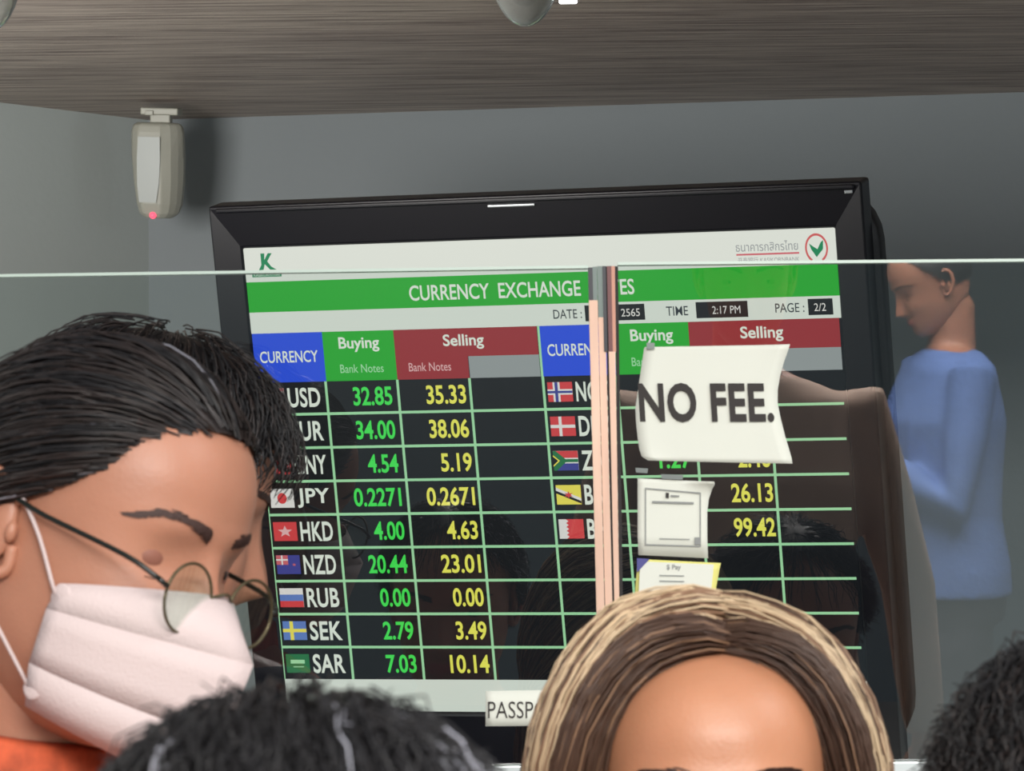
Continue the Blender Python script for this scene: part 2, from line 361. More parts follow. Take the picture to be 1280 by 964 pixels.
rect('bottom_band', 0, .9305, 1, 1, E['white'])
txt('title_text', 'CURRENCY  EXCHANGE  RATES', .284, .0895, .666, .122, E['text'], off=.014)
for a, b, t in ((.527, .575, 'DATE :'), (.716, .752, 'TIME'), (.895, .942, 'PAGE :')): txt('caption_text', t, a, .149, b, .168, E['ink'], off=.005)
for a, b, t, ta, tb in ((.580, .680, '2565', .641, .672), (.765, .850, '2:17 PM', .792, .838), (.948, .988, '2/2', .958, .977)):
    rect('value_box', a, .142, b, .175, E['black'], 2); txt('value_text', t, ta, .151, tb, .167, E['fwhite'])
# bank marks in the top band
poly('letter_mark', [(.030, .012), (.037, .012), (.036, .026), (.043, .012), (.050, .012), (.041, .029), (.047, .040), (.056, .047), (.045, .047), (.036, .035), (.033, .047), (.024, .049), (.030, .036)], E['kgreen'], 3)
rect('mark_bar', .012, .052, .064, .062, E['kgreen'], 3); txt('mark_text', 'KASIKORNTHAI', .015, .0535, .061, .0605, E['white'])
txt('bank_name_text', 'ธนาคารกสิกรไทย', .838, .022, .939, .042, E['grey'], off=.004)
rect('red_rule', .838, .0465, .940, .0500, E['fred2'], 3); txt('bank_name_text', '开泰银行 KASIKORNBANK', .840, .054, .940, .066, E['grey'])
ringv = []; N = 28
for k in range(N):
    t = math.radians(-60 - 2) + (math.radians(360 - 56)) * k / (N - 1)
    for r_ in (1.0, .84): ringv.append((.9685 + .0185 * r_ * math.cos(t), .040 - .0300 * r_ * math.sin(t)))
pydata('round_emblem', [uvp(a, b, 3) for a, b in ringv], [(2 * k, 2 * k + 1, 2 * k + 3, 2 * k + 2) for k in range(N - 1)], E['ring'], sc_)
poly('leaf_mark', [(.968, .058), (.960, .042), (.957, .030), (.963, .036), (.970, .042), (.976, .028), (.980, .024), (.979, .042), (.972, .052)], E['kgreen'], 4)
# header cells
for o in (0, .5):
    rect('header_cell', o + .001, .182, o + .125, .287, E['blue'], 2); rect('header_cell', o + .125, .182, o + .250, .287, E['green'], 2)
    rect('header_cell', o + .250, .182, o + .4965, .241, E['red'], 2); rect('header_cell', o + .250, .241, o + .375, .287, E['red'], 2)
    rect('header_cell', o + .376, .241, o + .4965, .287, E['grey'], 2)
    txt('header_text', 'CURRENCY', o + .012, .220, o + .115, .245, E['text'], off=.012)
    txt('header_text', 'Buying', o + .153, .194, o + .224, .226, E['text'], off=.02)
    txt('header_text', 'Bank Notes', o + .152, .252, o + .228, .270, E['line'], off=.004)
    txt('header_text', 'Selling', o + .335, .194, o + .405, .226, E['text'], off=.02)
    txt('header_text', 'Bank Notes', o + .272, .252, o + .345, .270, E['pale'], off=.004)
poly('header_divider', [(.4975, .182), (.5015, .182), (.5015, .287), (.4975, .287)], E['line'], 3)
v0, dv = .284, .0720
G = []
for i in range(1, 9): G.append((.0, v0 + dv * i - .0028, .995, v0 + dv * i + .0028))
for u in (.1235, .2495, .3745, .500, .6245, .7495, .8745): G.append((u - .0022, .287, u + .0022, .9305))
for a in (.0,): G.append((a, .287, a + .0018, .9305))
V = []; F = []
for k, (a, b, c, d) in enumerate(G):
    z = 2 + .01 * k; V += [uvp(a, b, z), uvp(c, b, z), uvp(c, d, z), uvp(a, d, z)]; F.append((4 * k + 3, 4 * k + 2, 4 * k + 1, 4 * k))
pydata('table_grid', V, F, E['line'], sc_)
rowsL = [('USD', '32.85', '35.33'), ('EUR', '34.00', '38.06'), ('CNY', '4.54', '5.19'), ('JPY', '0.2271', '0.2671'), ('HKD', '4.00', '4.63'), ('NZD', '20.44', '23.01'), ('RUB', '0.00', '0.00'), ('SEK', '2.79', '3.49'), ('SAR', '7.03', '10.14')]
rowsR = [('NOK', '', ''), ('DKK', '', ''), ('ZAR', '1.27', '2.46'), ('BND', '', '26.13'), ('BHD', '', '99.42')]
def flag(code, u, vc):
    W_, H_ = .042, .041; u1 = u + W_; a, b = vc - H_ / 2, vc + H_ / 2; X = lambda s: u + W_ * s; Y = lambda s: a + H_ * s
    base = dict(USD='fwhite', EUR='fblue', CNY='fred', JPY='fwhite', HKD='fred', NZD='fblue', RUB='fwhite', SEK='flb', SAR='fgreen', NOK='fred', DKK='fred', ZAR='fwhite', BND='fyel', BHD='fred')[code]
    f = rect('flag', u, a, u1, b, E[base], 2.4); f['label'] = 'small national flag beside the code ' + code
    def P(pts, m, k): poly('flag_mark', [(X(p), Y(q)) for p, q in pts], E[m], k)
    def B(x0, y0, x1, y1, m, k=3.4): P([(x0, y0), (x1, y0), (x1, y1), (x0, y1)], m, k)
    def star(cx, cy, r, m, n=5, k=4):
        P([(cx + r * (1 if i % 2 == 0 else .42) * math.sin(math.pi * i / n), cy - r * (1 if i % 2 == 0 else .42) * math.cos(math.pi * i / n)) for i in range(2 * n)], m, k)
    if code == 'USD':
        for i in range(4): B(0, i * .29, 1, min(1, i * .29 + .15), 'fred2')
        B(0, 0, .42, .5, 'fblue', 4)
    if code == 'EUR':
        for i in range(12): star(.5 + .25 * math.sin(i * math.pi / 6), .5 + .3 * math.cos(i * math.pi / 6), .06, 'fyel')
    if code == 'CNY': star(.25, .3, .2, 'fyel'); [star(x, y, .07, 'fyel') for x, y in ((.5, .12), (.58, .26), (.58, .44), (.5, .58))]
    if code == 'JPY': P([(.5 + .2 * math.cos(t * math.pi / 12), .5 + .29 * math.sin(t * math.pi / 12)) for t in range(24, 0, -1)], 'fred', 3.4)
    if code == 'HKD': star(.5, .5, .32, 'pale')
    if code == 'NZD': B(0, 0, .5, .5, 'fred2'); B(.0, .2, .5, .28, 'fwhite', 4); B(.22, 0, .28, .5, 'fwhite', 4.2); star(.75, .5, .09, 'fred2')
    if code == 'RUB': B(0, .33, 1, .67, 'flb'); B(0, .67, 1, 1, 'fred')
    if code == 'SEK': B(.3, 0, .45, 1, 'fyel', 3.4); B(0, .4, 1, .58, 'fyel', 3.8)
    if code == 'SAR': B(.2, .3, .8, .5, 'line'); B(.3, .65, .75, .7, 'line')
    if code == 'NOK': B(.22, 0, .5, 1, 'fwhite'); B(0, .36, 1, .64, 'fwhite', 3.8); B(.3, 0, .42, 1, 'fblue', 4.2); B(0, .44, 1, .56, 'fblue', 4.6)
    if code == 'DKK': B(.34, 0, .46, 1, 'fwhite'); B(0, .42, 1, .58, 'fwhite', 3.8)
    if code == 'ZAR':
        B(0, 0, 1, .36, 'fred'); B(0, .64, 1, 1, 'fblue'); B(.3, .42, 1, .58, 'fgreen', 4)
        P([(0, 0), (.12, 0), (.5, .42), (.5, .58), (.12, 1), (0, 1)], 'fgreen', 4.4); P([(0, .2), (.27, .5), (0, .8)], 'fyel', 4.8); P([(0, .28), (.2, .5), (0, .72)], 'black', 5.2)
    if code == 'BND':
        P([(0, .12), (1, .68), (1, .96), (0, .4)], 'fwhite', 3.4); P([(0, .28), (1, .82), (1, .96), (0, .42)], 'black', 3.8); star(.5, .5, .2, 'fred', 6, 4.2)
    if code == 'BHD':
        P([(0, 0), (.3, 0)] + [(.3 + (.1 if i % 2 else 0), i / 10) for i in range(1, 10)] + [(.3, 1), (0, 1)], 'fwhite', 3.4)
cw = lambda s: sum(.0085 if ch == '.' else .0150 for ch in s)
for i, (c, b, s) in enumerate(rowsL):
    vc = v0 + dv * (i + .5); flag(c, .006, vc)
    txt('currency_code_text', c, .0545, vc - .021, .1120, vc + .021, E['text'], off=.022, sp=1.05)
    if b: txt('buying_rate_text', b, .2385 - cw(b), vc - .020, .2385, vc + .020, E['gnum'], off=.022)
    if s: txt('selling_rate_text', s, .3665 - cw(s), vc - .020, .3665, vc + .020, E['ynum'], off=.022)
for i, (c, b, s) in enumerate(rowsR):
    vc = v0 + dv * (i + .5); flag(c, .5065, vc)
    txt('currency_code_text', c, .5545, vc - .021, .6120, vc + .021, E['text'], off=.022, sp=1.05)
    if b: txt('buying_rate_text', b, .7385 - cw(b), vc - .020, .7385, vc + .020, E['gnum'], off=.022)
    if s: txt('selling_rate_text', s, .8690 - cw(s), vc - .020, .8690, vc + .020, E['ynum'], off=.022)
txt('footer_mark', 'E', .985, .940, .997, .975, E['kgreen'], off=.02)

# ------------------------------------------------------------ motion detector
m_pir = mat('aged_plastic', srgb(172, 172, 160), .45, noise=.05, nscale=20)
pc = at(197, 215, 5.52); pr = empty('motion_detector', pc); tag(pr, 'beige motion detector with a red light in the ceiling corner', 'motion detector')
pr.rotation_euler = (R(8), R(3), R(-6))
V = []; F = []; K = 1 / 905.0
rowsp = [(62, 25, 10, -2), (59, 31, 15, -3), (50, 33.5, 17, -3), (20, 34, 20, -2), (-15, 32, 20, 0), (-40, 29, 19, 1), (-52, 25, 16, 1), (-58, 17, 11, 1)]
for (z, hw, dp, xo) in rowsp:
    for (a, b) in ((-1, .55), (-.86, -.35), (-.62, -.9), (.25, -1), (.62, -.7), (.85, -.25), (1, .2), (1, 1), (-1, 1)):
        V.append(((a * hw + xo) * K, b * dp * K, z * K))
n = 9
for j in range(len(rowsp) - 1):
    for k in range(n): F.append(((j + 1) * n + k, (j + 1) * n + (k + 1) % n, j * n + (k + 1) % n, j * n + k))
F.append(tuple(range(n))); F.append(tuple((len(rowsp) - 1) * n + k for k in range(n))[::-1])
o = pydata('housing', V, F, m_pir, pr); b = o.modifiers.new('b', 'BEVEL'); b.width = .003; b.segments = 2
V2 = []
for z, hw in ((44, 20), (15, 21), (-15, 20), (-38, 17)):
    V2 += [((-hw - 2) * K, -19.2 * K, z * K), ((hw - 14) * K, -21.4 * K, z * K)]
pydata('lens_window', V2, [(2 * j + 2, 2 * j + 3, 2 * j + 1, 2 * j) for j in range(3)], mat('lens_plastic', srgb(168, 174, 170), .35), pr, True)
v, f = ball_geo((-2 * K, -14 * K, -54 * K), 4.6 * K, 12, 8); pydata('indicator_light', v, f, mat('red_led', (.3, .02, .05, 1), .4, emit=(1, .10, .16, 1), estr=1.6), pr, True)
box('swivel_arm', (2 * K, 6 * K, 68 * K), (26 * K, 16 * K, 14 * K), m_pir, pr, .002)
box('mounting_plate', (2 * K, 6 * K, 76 * K), (48 * K, 30 * K, 9 * K), m_pir, pr, .002)
box('screw_cap', (-10 * K, -9 * K, 74 * K), (10 * K, 6 * K, 6 * K), m_pir, pr, .001)

# ------------------------------------------------------------ glass dome downlights
m_dome = mat('dome_glass', srgb(225, 228, 224), .08); m_dome.node_tree.nodes['Principled BSDF'].inputs['Transmission Weight'].default_value = .85
m_ringm = mat('chrome_ring', srgb(200, 200, 200), .15, .95); m_lampoff = mat('frosted_lamp', srgb(110, 104, 100), .5)
m_led = mat('led_chip', (1, 1, 1, 1), .5, emit=(1, .98, 1, 1), estr=6)
def downlight(px, py, lab, lit):
    p = at(px, py, 4.35); r = empty('ceiling_downlight', (p.x, p.y, ZC)); tag(r, lab, 'ceiling light')
    h = ZC - p.z
    V = []; F = []; n = 28; st = 9; rad = .042
    dep = h * 1.0 - .004
    for j in range(st + 1):
        t = math.pi / 2 * j / st
        for k in range(n):
            a = 2 * math.pi * k / n; V.append((rad * math.cos(t) * math.cos(a), rad * math.cos(t) * math.sin(a), -.006 - dep * math.sin(t)))
    for j in range(st):
        for k in range(n): F.append((j * n + k, (j + 1) * n + k, (j + 1) * n + (k + 1) % n, j * n + (k + 1) % n))
    pydata('glass_dome', V, F, m_dome, r, True).modifiers.new('s', 'SOLIDIFY').thickness = .002
    v, f = ball_geo((0, 0, -dep * .4), (rad * .55, rad * .55, dep * .4)); pydata('lamp', v, f, m_lampoff, r, True)
    V, F = tube_geo([(.05 * math.cos(2 * math.pi * k / 32), .05 * math.sin(2 * math.pi * k / 32), -.003) for k in range(33)], .006, 8); pydata('trim_ring', V, F, m_ringm, r, True)
    if lit: box('led_chip', (.047, 0, -.059), (.020, .016, .005), m_led, r, .002)
downlight(657, 31, 'round glass dome ceiling light at the middle of the ceiling edge', True)
downlight(-18, 40, 'round glass dome ceiling light at the left ceiling edge', False)

# ------------------------------------------------------------ people
m_hair_dk = mat('hair_dark', srgb(40, 32, 30), .38, spec=.6, noise=.35, nscale=90)
m_hair_bk = mat('hair_black', srgb(24, 22, 24), .45, spec=.5)
m_hair_br = mat('hair_brown', srgb(78, 56, 44), .42); m_hair_md = mat('hair_mid', srgb(138, 106, 82), .42)
m_hair_bl = mat('hair_blond', srgb(206, 180, 146), .4); m_hair_glint = mat('hair_grey', srgb(150, 150, 160), .35, spec=.8)  # grey strands paint light glints onto the dark hair
m_skinA = mat('skin_olive', srgb(176, 122, 98), .45, noise=.06, nscale=25, bump=.12, bscale=350, sss=.08)
m_skinW = mat('skin_tan', srgb(188, 130, 98), .42, noise=.05, nscale=25, bump=.12, bscale=350, sss=.08)
m_lid = mat('eyelid_skin', srgb(140, 90, 74), .6); m_brow = mat('brow_hair', srgb(60, 38, 32), .6); m_lash = mat('lash', srgb(28, 20, 22), .6)
m_eye = mat('eye_white', srgb(216, 208, 200), .15); m_iris = mat('iris', srgb(34, 26, 26), .1); m_lip = mat('lips', srgb(176, 96, 90), .4)
HZ = [-.122, -.116, -.105, -.09, -.07, -.05, -.03, -.01, .01, .03, .05, .07, .085, .098, .108, .114, .117]
HF = [.040, .070, .083, .086, .086, .087, .089, .089, .091, .095, .096, .090, .079, .062, .042, .022, .004]
HB = [-.01, -.022, -.036, -.052, -.072, -.084, -.092, -.098, -.101, -.102, -.099, -.090, -.078, -.062, -.044, -.025, -.006]
HW = [.012, .030, .043, .054, .063, .068, .071, .073, .075, .0765, .076, .071, .063, .051, .036, .020, .004]
def smooth_prof(H):
    zz = np.linspace(-.13, .125, 511); v = np.interp(zz, HZ, H); q = v.copy()
    for _ in range(3): q = np.convolve(np.pad(q, 12, mode='edge'), np.ones(25) / 25, 'valid')
    wgt = np.clip((.105 - zz) / .02, 0, 1) * np.clip((zz + .112) / .02, 0, 1); return zz, v * (1 - wgt) + q * wgt
PF, PB, PW = smooth_prof(HF), smooth_prof(HB), smooth_prof(HW)
def headpt(phi, z):
    f_, b_, w_ = np.interp(z, *PF), np.interp(z, *PB), np.interp(z, *PW)
    c, s = math.cos(phi), math.sin(phi); e = 2 / 2.25
    x = w_ * math.copysign(abs(s) ** e, s); y = (f_ + b_) / 2 + (f_ - b_) / 2 * math.copysign(abs(c) ** e, c)
    if c > 0:
        g = lambda v, s_: math.exp(-(v / s_) ** 2)
        nh = np.interp(z, [-.060, -.053, -.044, -.025, -.005, .012, .03], [0, .010, .026, .018, .009, .003, 0]); ns = np.interp(z, [-.05, -.04, -.02, .01], [.013, .013, .008, .008])
        y += nh * g(x, ns)
        for sx in (-1, 1):
            y += -.0080 * g(x - sx * .032, .017) * g(z - .0, .012) + .003 * g(x - sx * .032, .019) * g(z - .001, .009) + .0035 * g(x - sx * .030, .022) * g(z - .021, .009) + .004 * g(x - sx * .042, .02) * g(z + .035, .02)
        y += .005 * g(x, .020) * g(z + .072, .008) - .003 * g(x, .02) * g(z + .086, .006)
    return x, y, z
def head_geo():
    V = []; F = []; n = 112
    zs = sorted(set([round(v, 5) for v in list(np.linspace(-.122, .085, 92)) + list(np.linspace(.087, .117, 24))]), reverse=True)
    for z in zs:
        for k in range(n): V.append(headpt(2 * math.pi * k / n, z))
    for j in range(len(zs) - 1):
        for k in range(n): F.append((j * n + k, j * n + (k + 1) % n, (j + 1) * n + (k + 1) % n, (j + 1) * n + k))
    F.append(tuple(range(n))[::-1]); F.append(tuple((len(zs) - 1) * n + k for k in range(n)))
    # ears
    parts = [(V, F)]
    for sx in (-1, 1):
        rim = [(sx * (.074 + .010 * q), y, z) for (y, z, q) in ((-.004, .012, .2), (-.008, .022, .7), (-.016, .028, 1.2), (-.027, .024, 1.5), (-.032, .010, 1.5), (-.029, -.008, 1.3), (-.020, -.022, .9), (-.010, -.032, .4), (-.004, -.028, .0), (-.004, -.014, .0))]
        parts.append(tube_geo(catmull(rim, 4), .0042, 8))
        parts.append(ball_geo((sx * .077, -.016, -.002), (.006, .013, .024), 14, 8))
        parts.append(ball_geo((sx * .080, -.003, -.006), (.004, .004, .007), 10, 6))
    return merge(parts)
HEAD = head_geo()
def remesh(name, geo, vox, smooth_it=6):
    me = bpy.data.meshes.new('tmp'); me.from_pydata([tuple(p) for p in geo[0]], [], geo[1]); me.update()
    bm = bmesh.new(); bm.from_mesh(me); bmesh.ops.recalc_face_normals(bm, faces=bm.faces); bm.to_mesh(me); bm.free()
    o = bpy.data.objects.new('tmp', me); col.objects.link(o)
    r = o.modifiers.new('r', 'REMESH'); r.mode = 'VOXEL'; r.voxel_size = vox
    s = o.modifiers.new('s', 'SMOOTH'); s.iterations = smooth_it; s.factor = .5
    m2 = bpy.data.meshes.new_from_object(o.evaluated_get(bpy.context.evaluated_depsgraph_get()))
    V = [v.co.copy() for v in m2.vertices]; F = [tuple(p.vertices) for p in m2.polygons]
    bpy.data.objects.remove(o); bpy.data.meshes.remove(m2); return V, F
def ell_loft(rows, n=24):
    V = []; F = []
    for (x, y, z, a, b) in rows:
        for k in range(n):
            t = 2 * math.pi * k / n; c, s = math.cos(t), math.sin(t)
            V.append(Vector((x + a * math.copysign(abs(c) ** .85, c), y + b * math.copysign(abs(s) ** .85, s), z)))
    for j in range(len(rows) - 1):
        for k in range(n): F.append((j * n + k, j * n + (k + 1) % n, (j + 1) * n + (k + 1) % n, (j + 1) * n + k))
    F.append(tuple(range(n))[::-1]); F.append(tuple((len(rows) - 1) * n + k for k in range(n)))
    return V, F
def hand_parts(wr, d, side):                     # five curled fingers leaving a palm
    d = Vector(d).normalized(); up = Vector((0, 0, 1)) if abs(d.z) < .8 else Vector((0, 1, 0)); s = d.cross(up).normalized() * side; n = s.cross(d).normalized()
    P = [tube_geo([wr, wr + d * .03, wr + d * .085], [(.026, .018), (.038, .016), (.040, .013)], 10)]
    for k, (o_, l) in enumerate(((-.029, .068), (-.010, .078), (.010, .072), (.028, .058))):
        b = wr + d * .08 + s * o_; P.append(tube_geo([b, b + d * l * .45, b + d * l * .75 + n * l * .22, b + d * l * .85 + n * l * .48], [.0092, .0088, .008, .0068], 8))
    b = wr + d * .025 - s * .028; P.append(tube_geo([b, b - s * .022 + d * .03, b - s * .03 + d * .058 + n * .012], [.012, .0105, .008], 8))
    return P
def person(label, hc, rz, pitch, skin, m_top, m_leg, arms=None, roll=0, female=True, bodyyaw=None, group=None, lean=.03, wide=1.12):
    """hc: world position of the head centre (between the ears, eye height). Returns (root, head matrix local to root)."""
    hc = Vector(hc); by = rz if bodyyaw is None else bodyyaw
    root = empty('person', M=Matrix.Translation((hc.x, hc.y, 0)) @ Matrix.Rotation(R(by), 4, 'Z') @ Matrix.Translation((0, -lean, 0)))
    tag(root, label, 'person', group)
    k = hc.z / 1.57; W = 1 if female else wide
    HM = root.matrix_world.inverted() @ Matrix.Translation(hc) @ Matrix.Rotation(R(rz), 4, 'Z') @ Matrix.Rotation(R(roll), 4, 'Y') @ Matrix.Rotation(R(-pitch), 4, 'X')
    nb = HM @ Vector((0, -.028, -.075)); sh = .175 * W
    Z = lambda z: z * k
    arms = arms or [((sh + .02, -.03, 1.08), (sh - .02, .10, .86))] * 2
    neck = tube_geo([Vector((0, -.03, Z(1.30))), Vector((0, -.025, Z(1.40))), nb, HM @ Vector((0, -.018, -.04))], [.07, .054 * W, .052 * W, .05 * W], 16)
    tor = ell_loft([(0, -.01, Z(1.43), .05, .045), (0, -.02, Z(1.40), .12, .06), (0, -.015, Z(1.36), sh * .97, .085), (0, 0, Z(1.25), sh * .95, .11 * W), (0, 0, Z(1.12), .145 * W, .10 * W), (0, 0, Z(1.02), .140 * W, .095 * W), (0, -.01, Z(.90), .165 * W, .11 * W), (0, -.01, Z(.82), .16 * W, .105 * W)])
    P = [tor, neck]; C1 = []; 
    for i, sx in enumerate((1, -1)):
        e, h = arms[i]; S_ = Vector((sx * sh, -.015, Z(1.36))); Ee = Vector((sx * e[0], e[1], Z(e[2]))); Hh = Vector((sx * h[0], h[1], Z(h[2])))
        P.append(tube_geo([S_ - Vector((sx * .06, 0, .03)), S_, (S_ + Ee) / 2, Ee, (Ee + Hh) / 2, Hh], [.05, .05, .044, .038, .034, .025], 12))
        C1.append(tube_geo([S_ - Vector((sx * .07, 0, .03)), S_, (S_ + Ee) / 2, Ee, (Ee + Hh) / 2, Hh - (Hh - Ee) * .04], [.058, .062, .056, .049, .044, .036], 14))
        P += hand_parts(Hh, Hh - Ee, sx)
    for sx in (1, -1):
        P.append(tube_geo([(sx * .085, -.01, Z(.90)), (sx * .092, 0, Z(.72)), (sx * .09, .005, Z(.48)), (sx * .09, -.015, Z(.30)), (sx * .09, -.02, Z(.08))], [.08, .078, .052, .05, .035], 14))
        P.append(tube_geo([(sx * .09, -.05, .035), (sx * .092, .03, .03), (sx * .098, .13, .022), (sx * .1, .17, .018)], [(.033, .03), (.036, .03), (.042, .02), (.028, .014)], 12))
    low = remesh('b', merge(P), .0085, 4)
    body = merge([low, xf(HEAD, HM)])
    pydata('body', body[0], body[1], skin, root, True)
    tt = ell_loft([(0, -.015, Z(1.415), .078, .062), (0, -.02, Z(1.405), .115, .075), (0, -.015, Z(1.375), sh * 1.0, .098), (0, 0, Z(1.25), sh * 1.04, .13 * W), (0, 0, Z(1.12), .168 * W, .122 * W), (0, 0, Z(1.02), .165 * W, .12 * W), (0, -.01, Z(.90), .186 * W, .13 * W), (0, -.01, Z(.84), .186 * W, .132 * W)])
    g = remesh('t', merge([tt] + C1), .009, 5); pydata('shirt', g[0], g[1], m_top, root, True)
    L = [ell_loft([(0, -.01, Z(.98), .155 * W, .112 * W), (0, -.01, Z(.88), .178 * W, .124 * W), (0, -.01, Z(.78), .165 * W, .115 * W)])]
    for sx in (1, -1): L.append(tube_geo([(sx * .085, -.01, Z(.88)), (sx * .094, 0, Z(.72)), (sx * .092, .005, Z(.48)), (sx * .092, -.015, Z(.28)), (sx * .092, -.02, Z(.06))], [.088, .092, .068, .062, .055], 16))
    g = remesh('l', merge(L), .010, 5); pydata('trousers', g[0], g[1], m_leg, root, True)
    for sx in (1, -1):
        V, F = merge([tube_geo([(sx * .09, -.065, .040), (sx * .092, -.02, .045), (sx * .094, .04, .042), (sx * .1, .13, .030), (sx * .1, .185, .022)], [(.032, .038), (.042, .044), (.044, .040), (.048, .029), (.030, .018)], 14)])
        pydata('shoe', V, F, m_gap, root, True)
    return root, HM
def face_bits(root, HM, look=(0, 0), lids=.35, brow=None, skin=None):
    for sx in (-1, 1):
        c = Vector((sx * .032, .0655, 0))
        g = ball_geo((0, 0, 0), .0122, 20, 12); pydata('eyeball', [HM @ (c + Vector(p)) for p in g[0]], g[1], m_eye, root, True)
        d = (Matrix.Rotation(R(look[0]), 3, 'Z') @ Matrix.Rotation(R(look[1]), 3, 'X') @ Vector((0, 1, 0)))
        g = ball_geo((0, 0, 0), .0068, 16, 10); o = pydata('iris', [HM @ (c + d * .0068 + Vector(p)) for p in g[0]], g[1], m_iris, root, True)
        # upper lid: part of a sphere, turned down by its share
        V = []; F = []; nu, nv = 16, 8
        for j in range(nv + 1):
            th = R(-8) + R(98) * j / nv - R(90 * lids) * (1 - j / nv)
            for i in range(nu + 1):
                ph = R(-80 + 160 * i / nu); r_ = .0128
                V.append(HM @ (c + Vector((1.25 * r_ * math.cos(th) * math.sin(ph), r_ * math.cos(th) * math.cos(ph), r_ * math.sin(th)))))
        for j in range(nv):
            for i in range(nu): F.append((j * (nu + 1) + i, j * (nu + 1) + i + 1, (j + 1) * (nu + 1) + i + 1, (j + 1) * (nu + 1) + i))
        pydata('eyelid', V, F, m_lid, root, True)
        g = merge([tube_geo(V[:nu + 1], .0011, 6)] + [tube_geo([V[i], V[i] + (HM.to_3x3() @ Vector((sx * .0015 * (i / nu - .3), .0045, -.0030))), V[i] + (HM.to_3x3() @ Vector((sx * .003 * (i / nu - .3), .0085, -.0028)))], [.0006, .0004, .0002], 4, False) for i in range(1, nu)])
        pydata('lash_line', g[0], g[1], m_lash, root, True)
        # brow: many short hairs following an arch
        B = []
        for q in range(330):
            t = random.random(); x = .012 + .044 * t; z = .019 + .0075 * math.sin(min(1, t * 1.05) * math.pi * .72) - .004 * max(0, t - .75) * 4 + random.gauss(0, .0014 * (1.3 - t))
            ph = None; yy = surf_y(sx * x, z)
            p = Vector((sx * x, yy + .0006, z)); q2 = p + Vector((sx * .006, -.0006 - .004 * t, .0022 - .003 * t))
            q2.y = surf_y(q2.x, q2.z) + .0010
            B.append(tube_geo([p, (p + q2) / 2 + Vector((0, .0006, 0)), q2], [.0006, .0005, .0002], 3, False))
        g = merge(B); pydata('eyebrow', [HM @ Vector(p) for p in g[0]], g[1], m_brow, root)
    V = []
    for j, z in enumerate((-.064, -.068, -.0715, -.0755, -.080)):
        wd = (.016, .023, .025, .021, .013)[j]
        for i in range(11):
            x = wd * (-1 + i / 5); V.append(HM @ Vector((x, surf_y(x, z) + (.0006, .0016, .0006, .0018, .0006)[j] * (1 - abs(x / .026)) + .0004, z)))
    pydata('lips', V, [(j * 11 + i, j * 11 + i + 1, (j + 1) * 11 + i + 1, (j + 1) * 11 + i) for j in range(4) for i in range(10)], m_lip, root, True)
def surf_y(x, z):
    lo, hi = -math.pi / 2 + .001, math.pi / 2 - .001
    for _ in range(26):
        m_ = (lo + hi) / 2
        if headpt(m_, z)[0] < x: lo = m_
        else: hi = m_
    return headpt((lo + hi) / 2, z)[1]
HC = Vector((0, -.004, .026)); HR = Vector((.0775, .1000, .0925))
def hull(d, off):                                 # point of the hair hull in direction d
    d = d.normalized(); r_ = 1 / math.sqrt((d.x / (HR.x + off)) ** 2 + (d.y / (HR.y + off)) ** 2 + (d.z / (HR.z + off)) ** 2)
    return HC + d * r_
def shell(root, HM, m, keep, off=.004, name='hair_cap'):
    V = []; F = []; nu, nv = 72, 48; ok = {}
    for j in range(nv + 1):
        th = math.pi * j / nv
        for i in range(nu):
            ph = 2 * math.pi * i / nu; d = Vector((math.sin(th) * math.sin(ph), math.sin(th) * math.cos(ph), math.cos(th)))
            ok[len(V)] = keep(d); V.append(HM @ hull(d, off + .0015 * math.sin(ph * 31) * math.sin(th)))
    for j in range(nv):
        for i in range(nu):
            q = (j * nu + i, (j + 1) * nu + i, (j + 1) * nu + (i + 1) % nu, j * nu + (i + 1) % nu)
            if all(ok[a] for a in q): F.append(q)
    return pydata(name, V, F, m, root, True)
def strands(root, HM, paths, mats, pick, rad=.0007, name='hair'):
    V = []; F = []; mi = []
    for a, P in enumerate(paths):
        n = len(P); rr = [rad * (1 - .6 * (i / (n - 1)) ** 2) for i in range(n)]
        g = tube_geo([HM @ p for p in P], rr, 3, False); o = len(V); V += g[0]; F += [tuple(i + o for i in f) for f in g[1]]; mi += [pick(a, P)] * len(g[1])
    o = pydata(name, V, F, mats, root, True, mi); return o
def slerp(a, b, t):
    a = a.normalized(); b = b.normalized(); w_ = math.acos(max(-1, min(1, a.dot(b))))
    if w_ < 1e-3: return a
    return (a * math.sin((1 - t) * w_) + b * math.sin(t * w_)) / math.sin(w_)
def jit(s): return Vector((random.gauss(0, s), random.gauss(0, s), random.gauss(0, s)))

# person A: woman with glasses and white mask, profile, bowed
m_orange = mat('orange_knit', srgb(190, 84, 50), .8, noise=.3, nscale=80); m_navycloth = mat('navy_cloth', srgb(40, 44, 60), .8)
HA = at(118, 680, 2.5)
ra, MA = person('woman in a white mask and thin round glasses at the left edge, looking down', HA, -120, 12, m_skinA, m_orange, m_navycloth, roll=-8)
face_bits(ra, MA, look=(25, 0), lids=.50, skin=m_skinA)
def keepA(d):                                     # swept back hair: everything behind the hairline
    return d.y < .32 + .10 * (d.z - .5) and (d.z > -.15 or d.y < -.25) and d.z > -.55 and not (d.z > .35 and d.y > .42)
def hairlineA(d):
    zt = d.z
    lim = np.interp(zt, [-.5, -.2, 0, .2, .4, .5, .56], [-.45, -.10, .28, .54, .72, .82, 1.0])
    return d.y < lim
shell(ra, MA, m_hair_dk, hairlineA, .0065)
paths = []
knot = Vector((0, -.9, -.35))
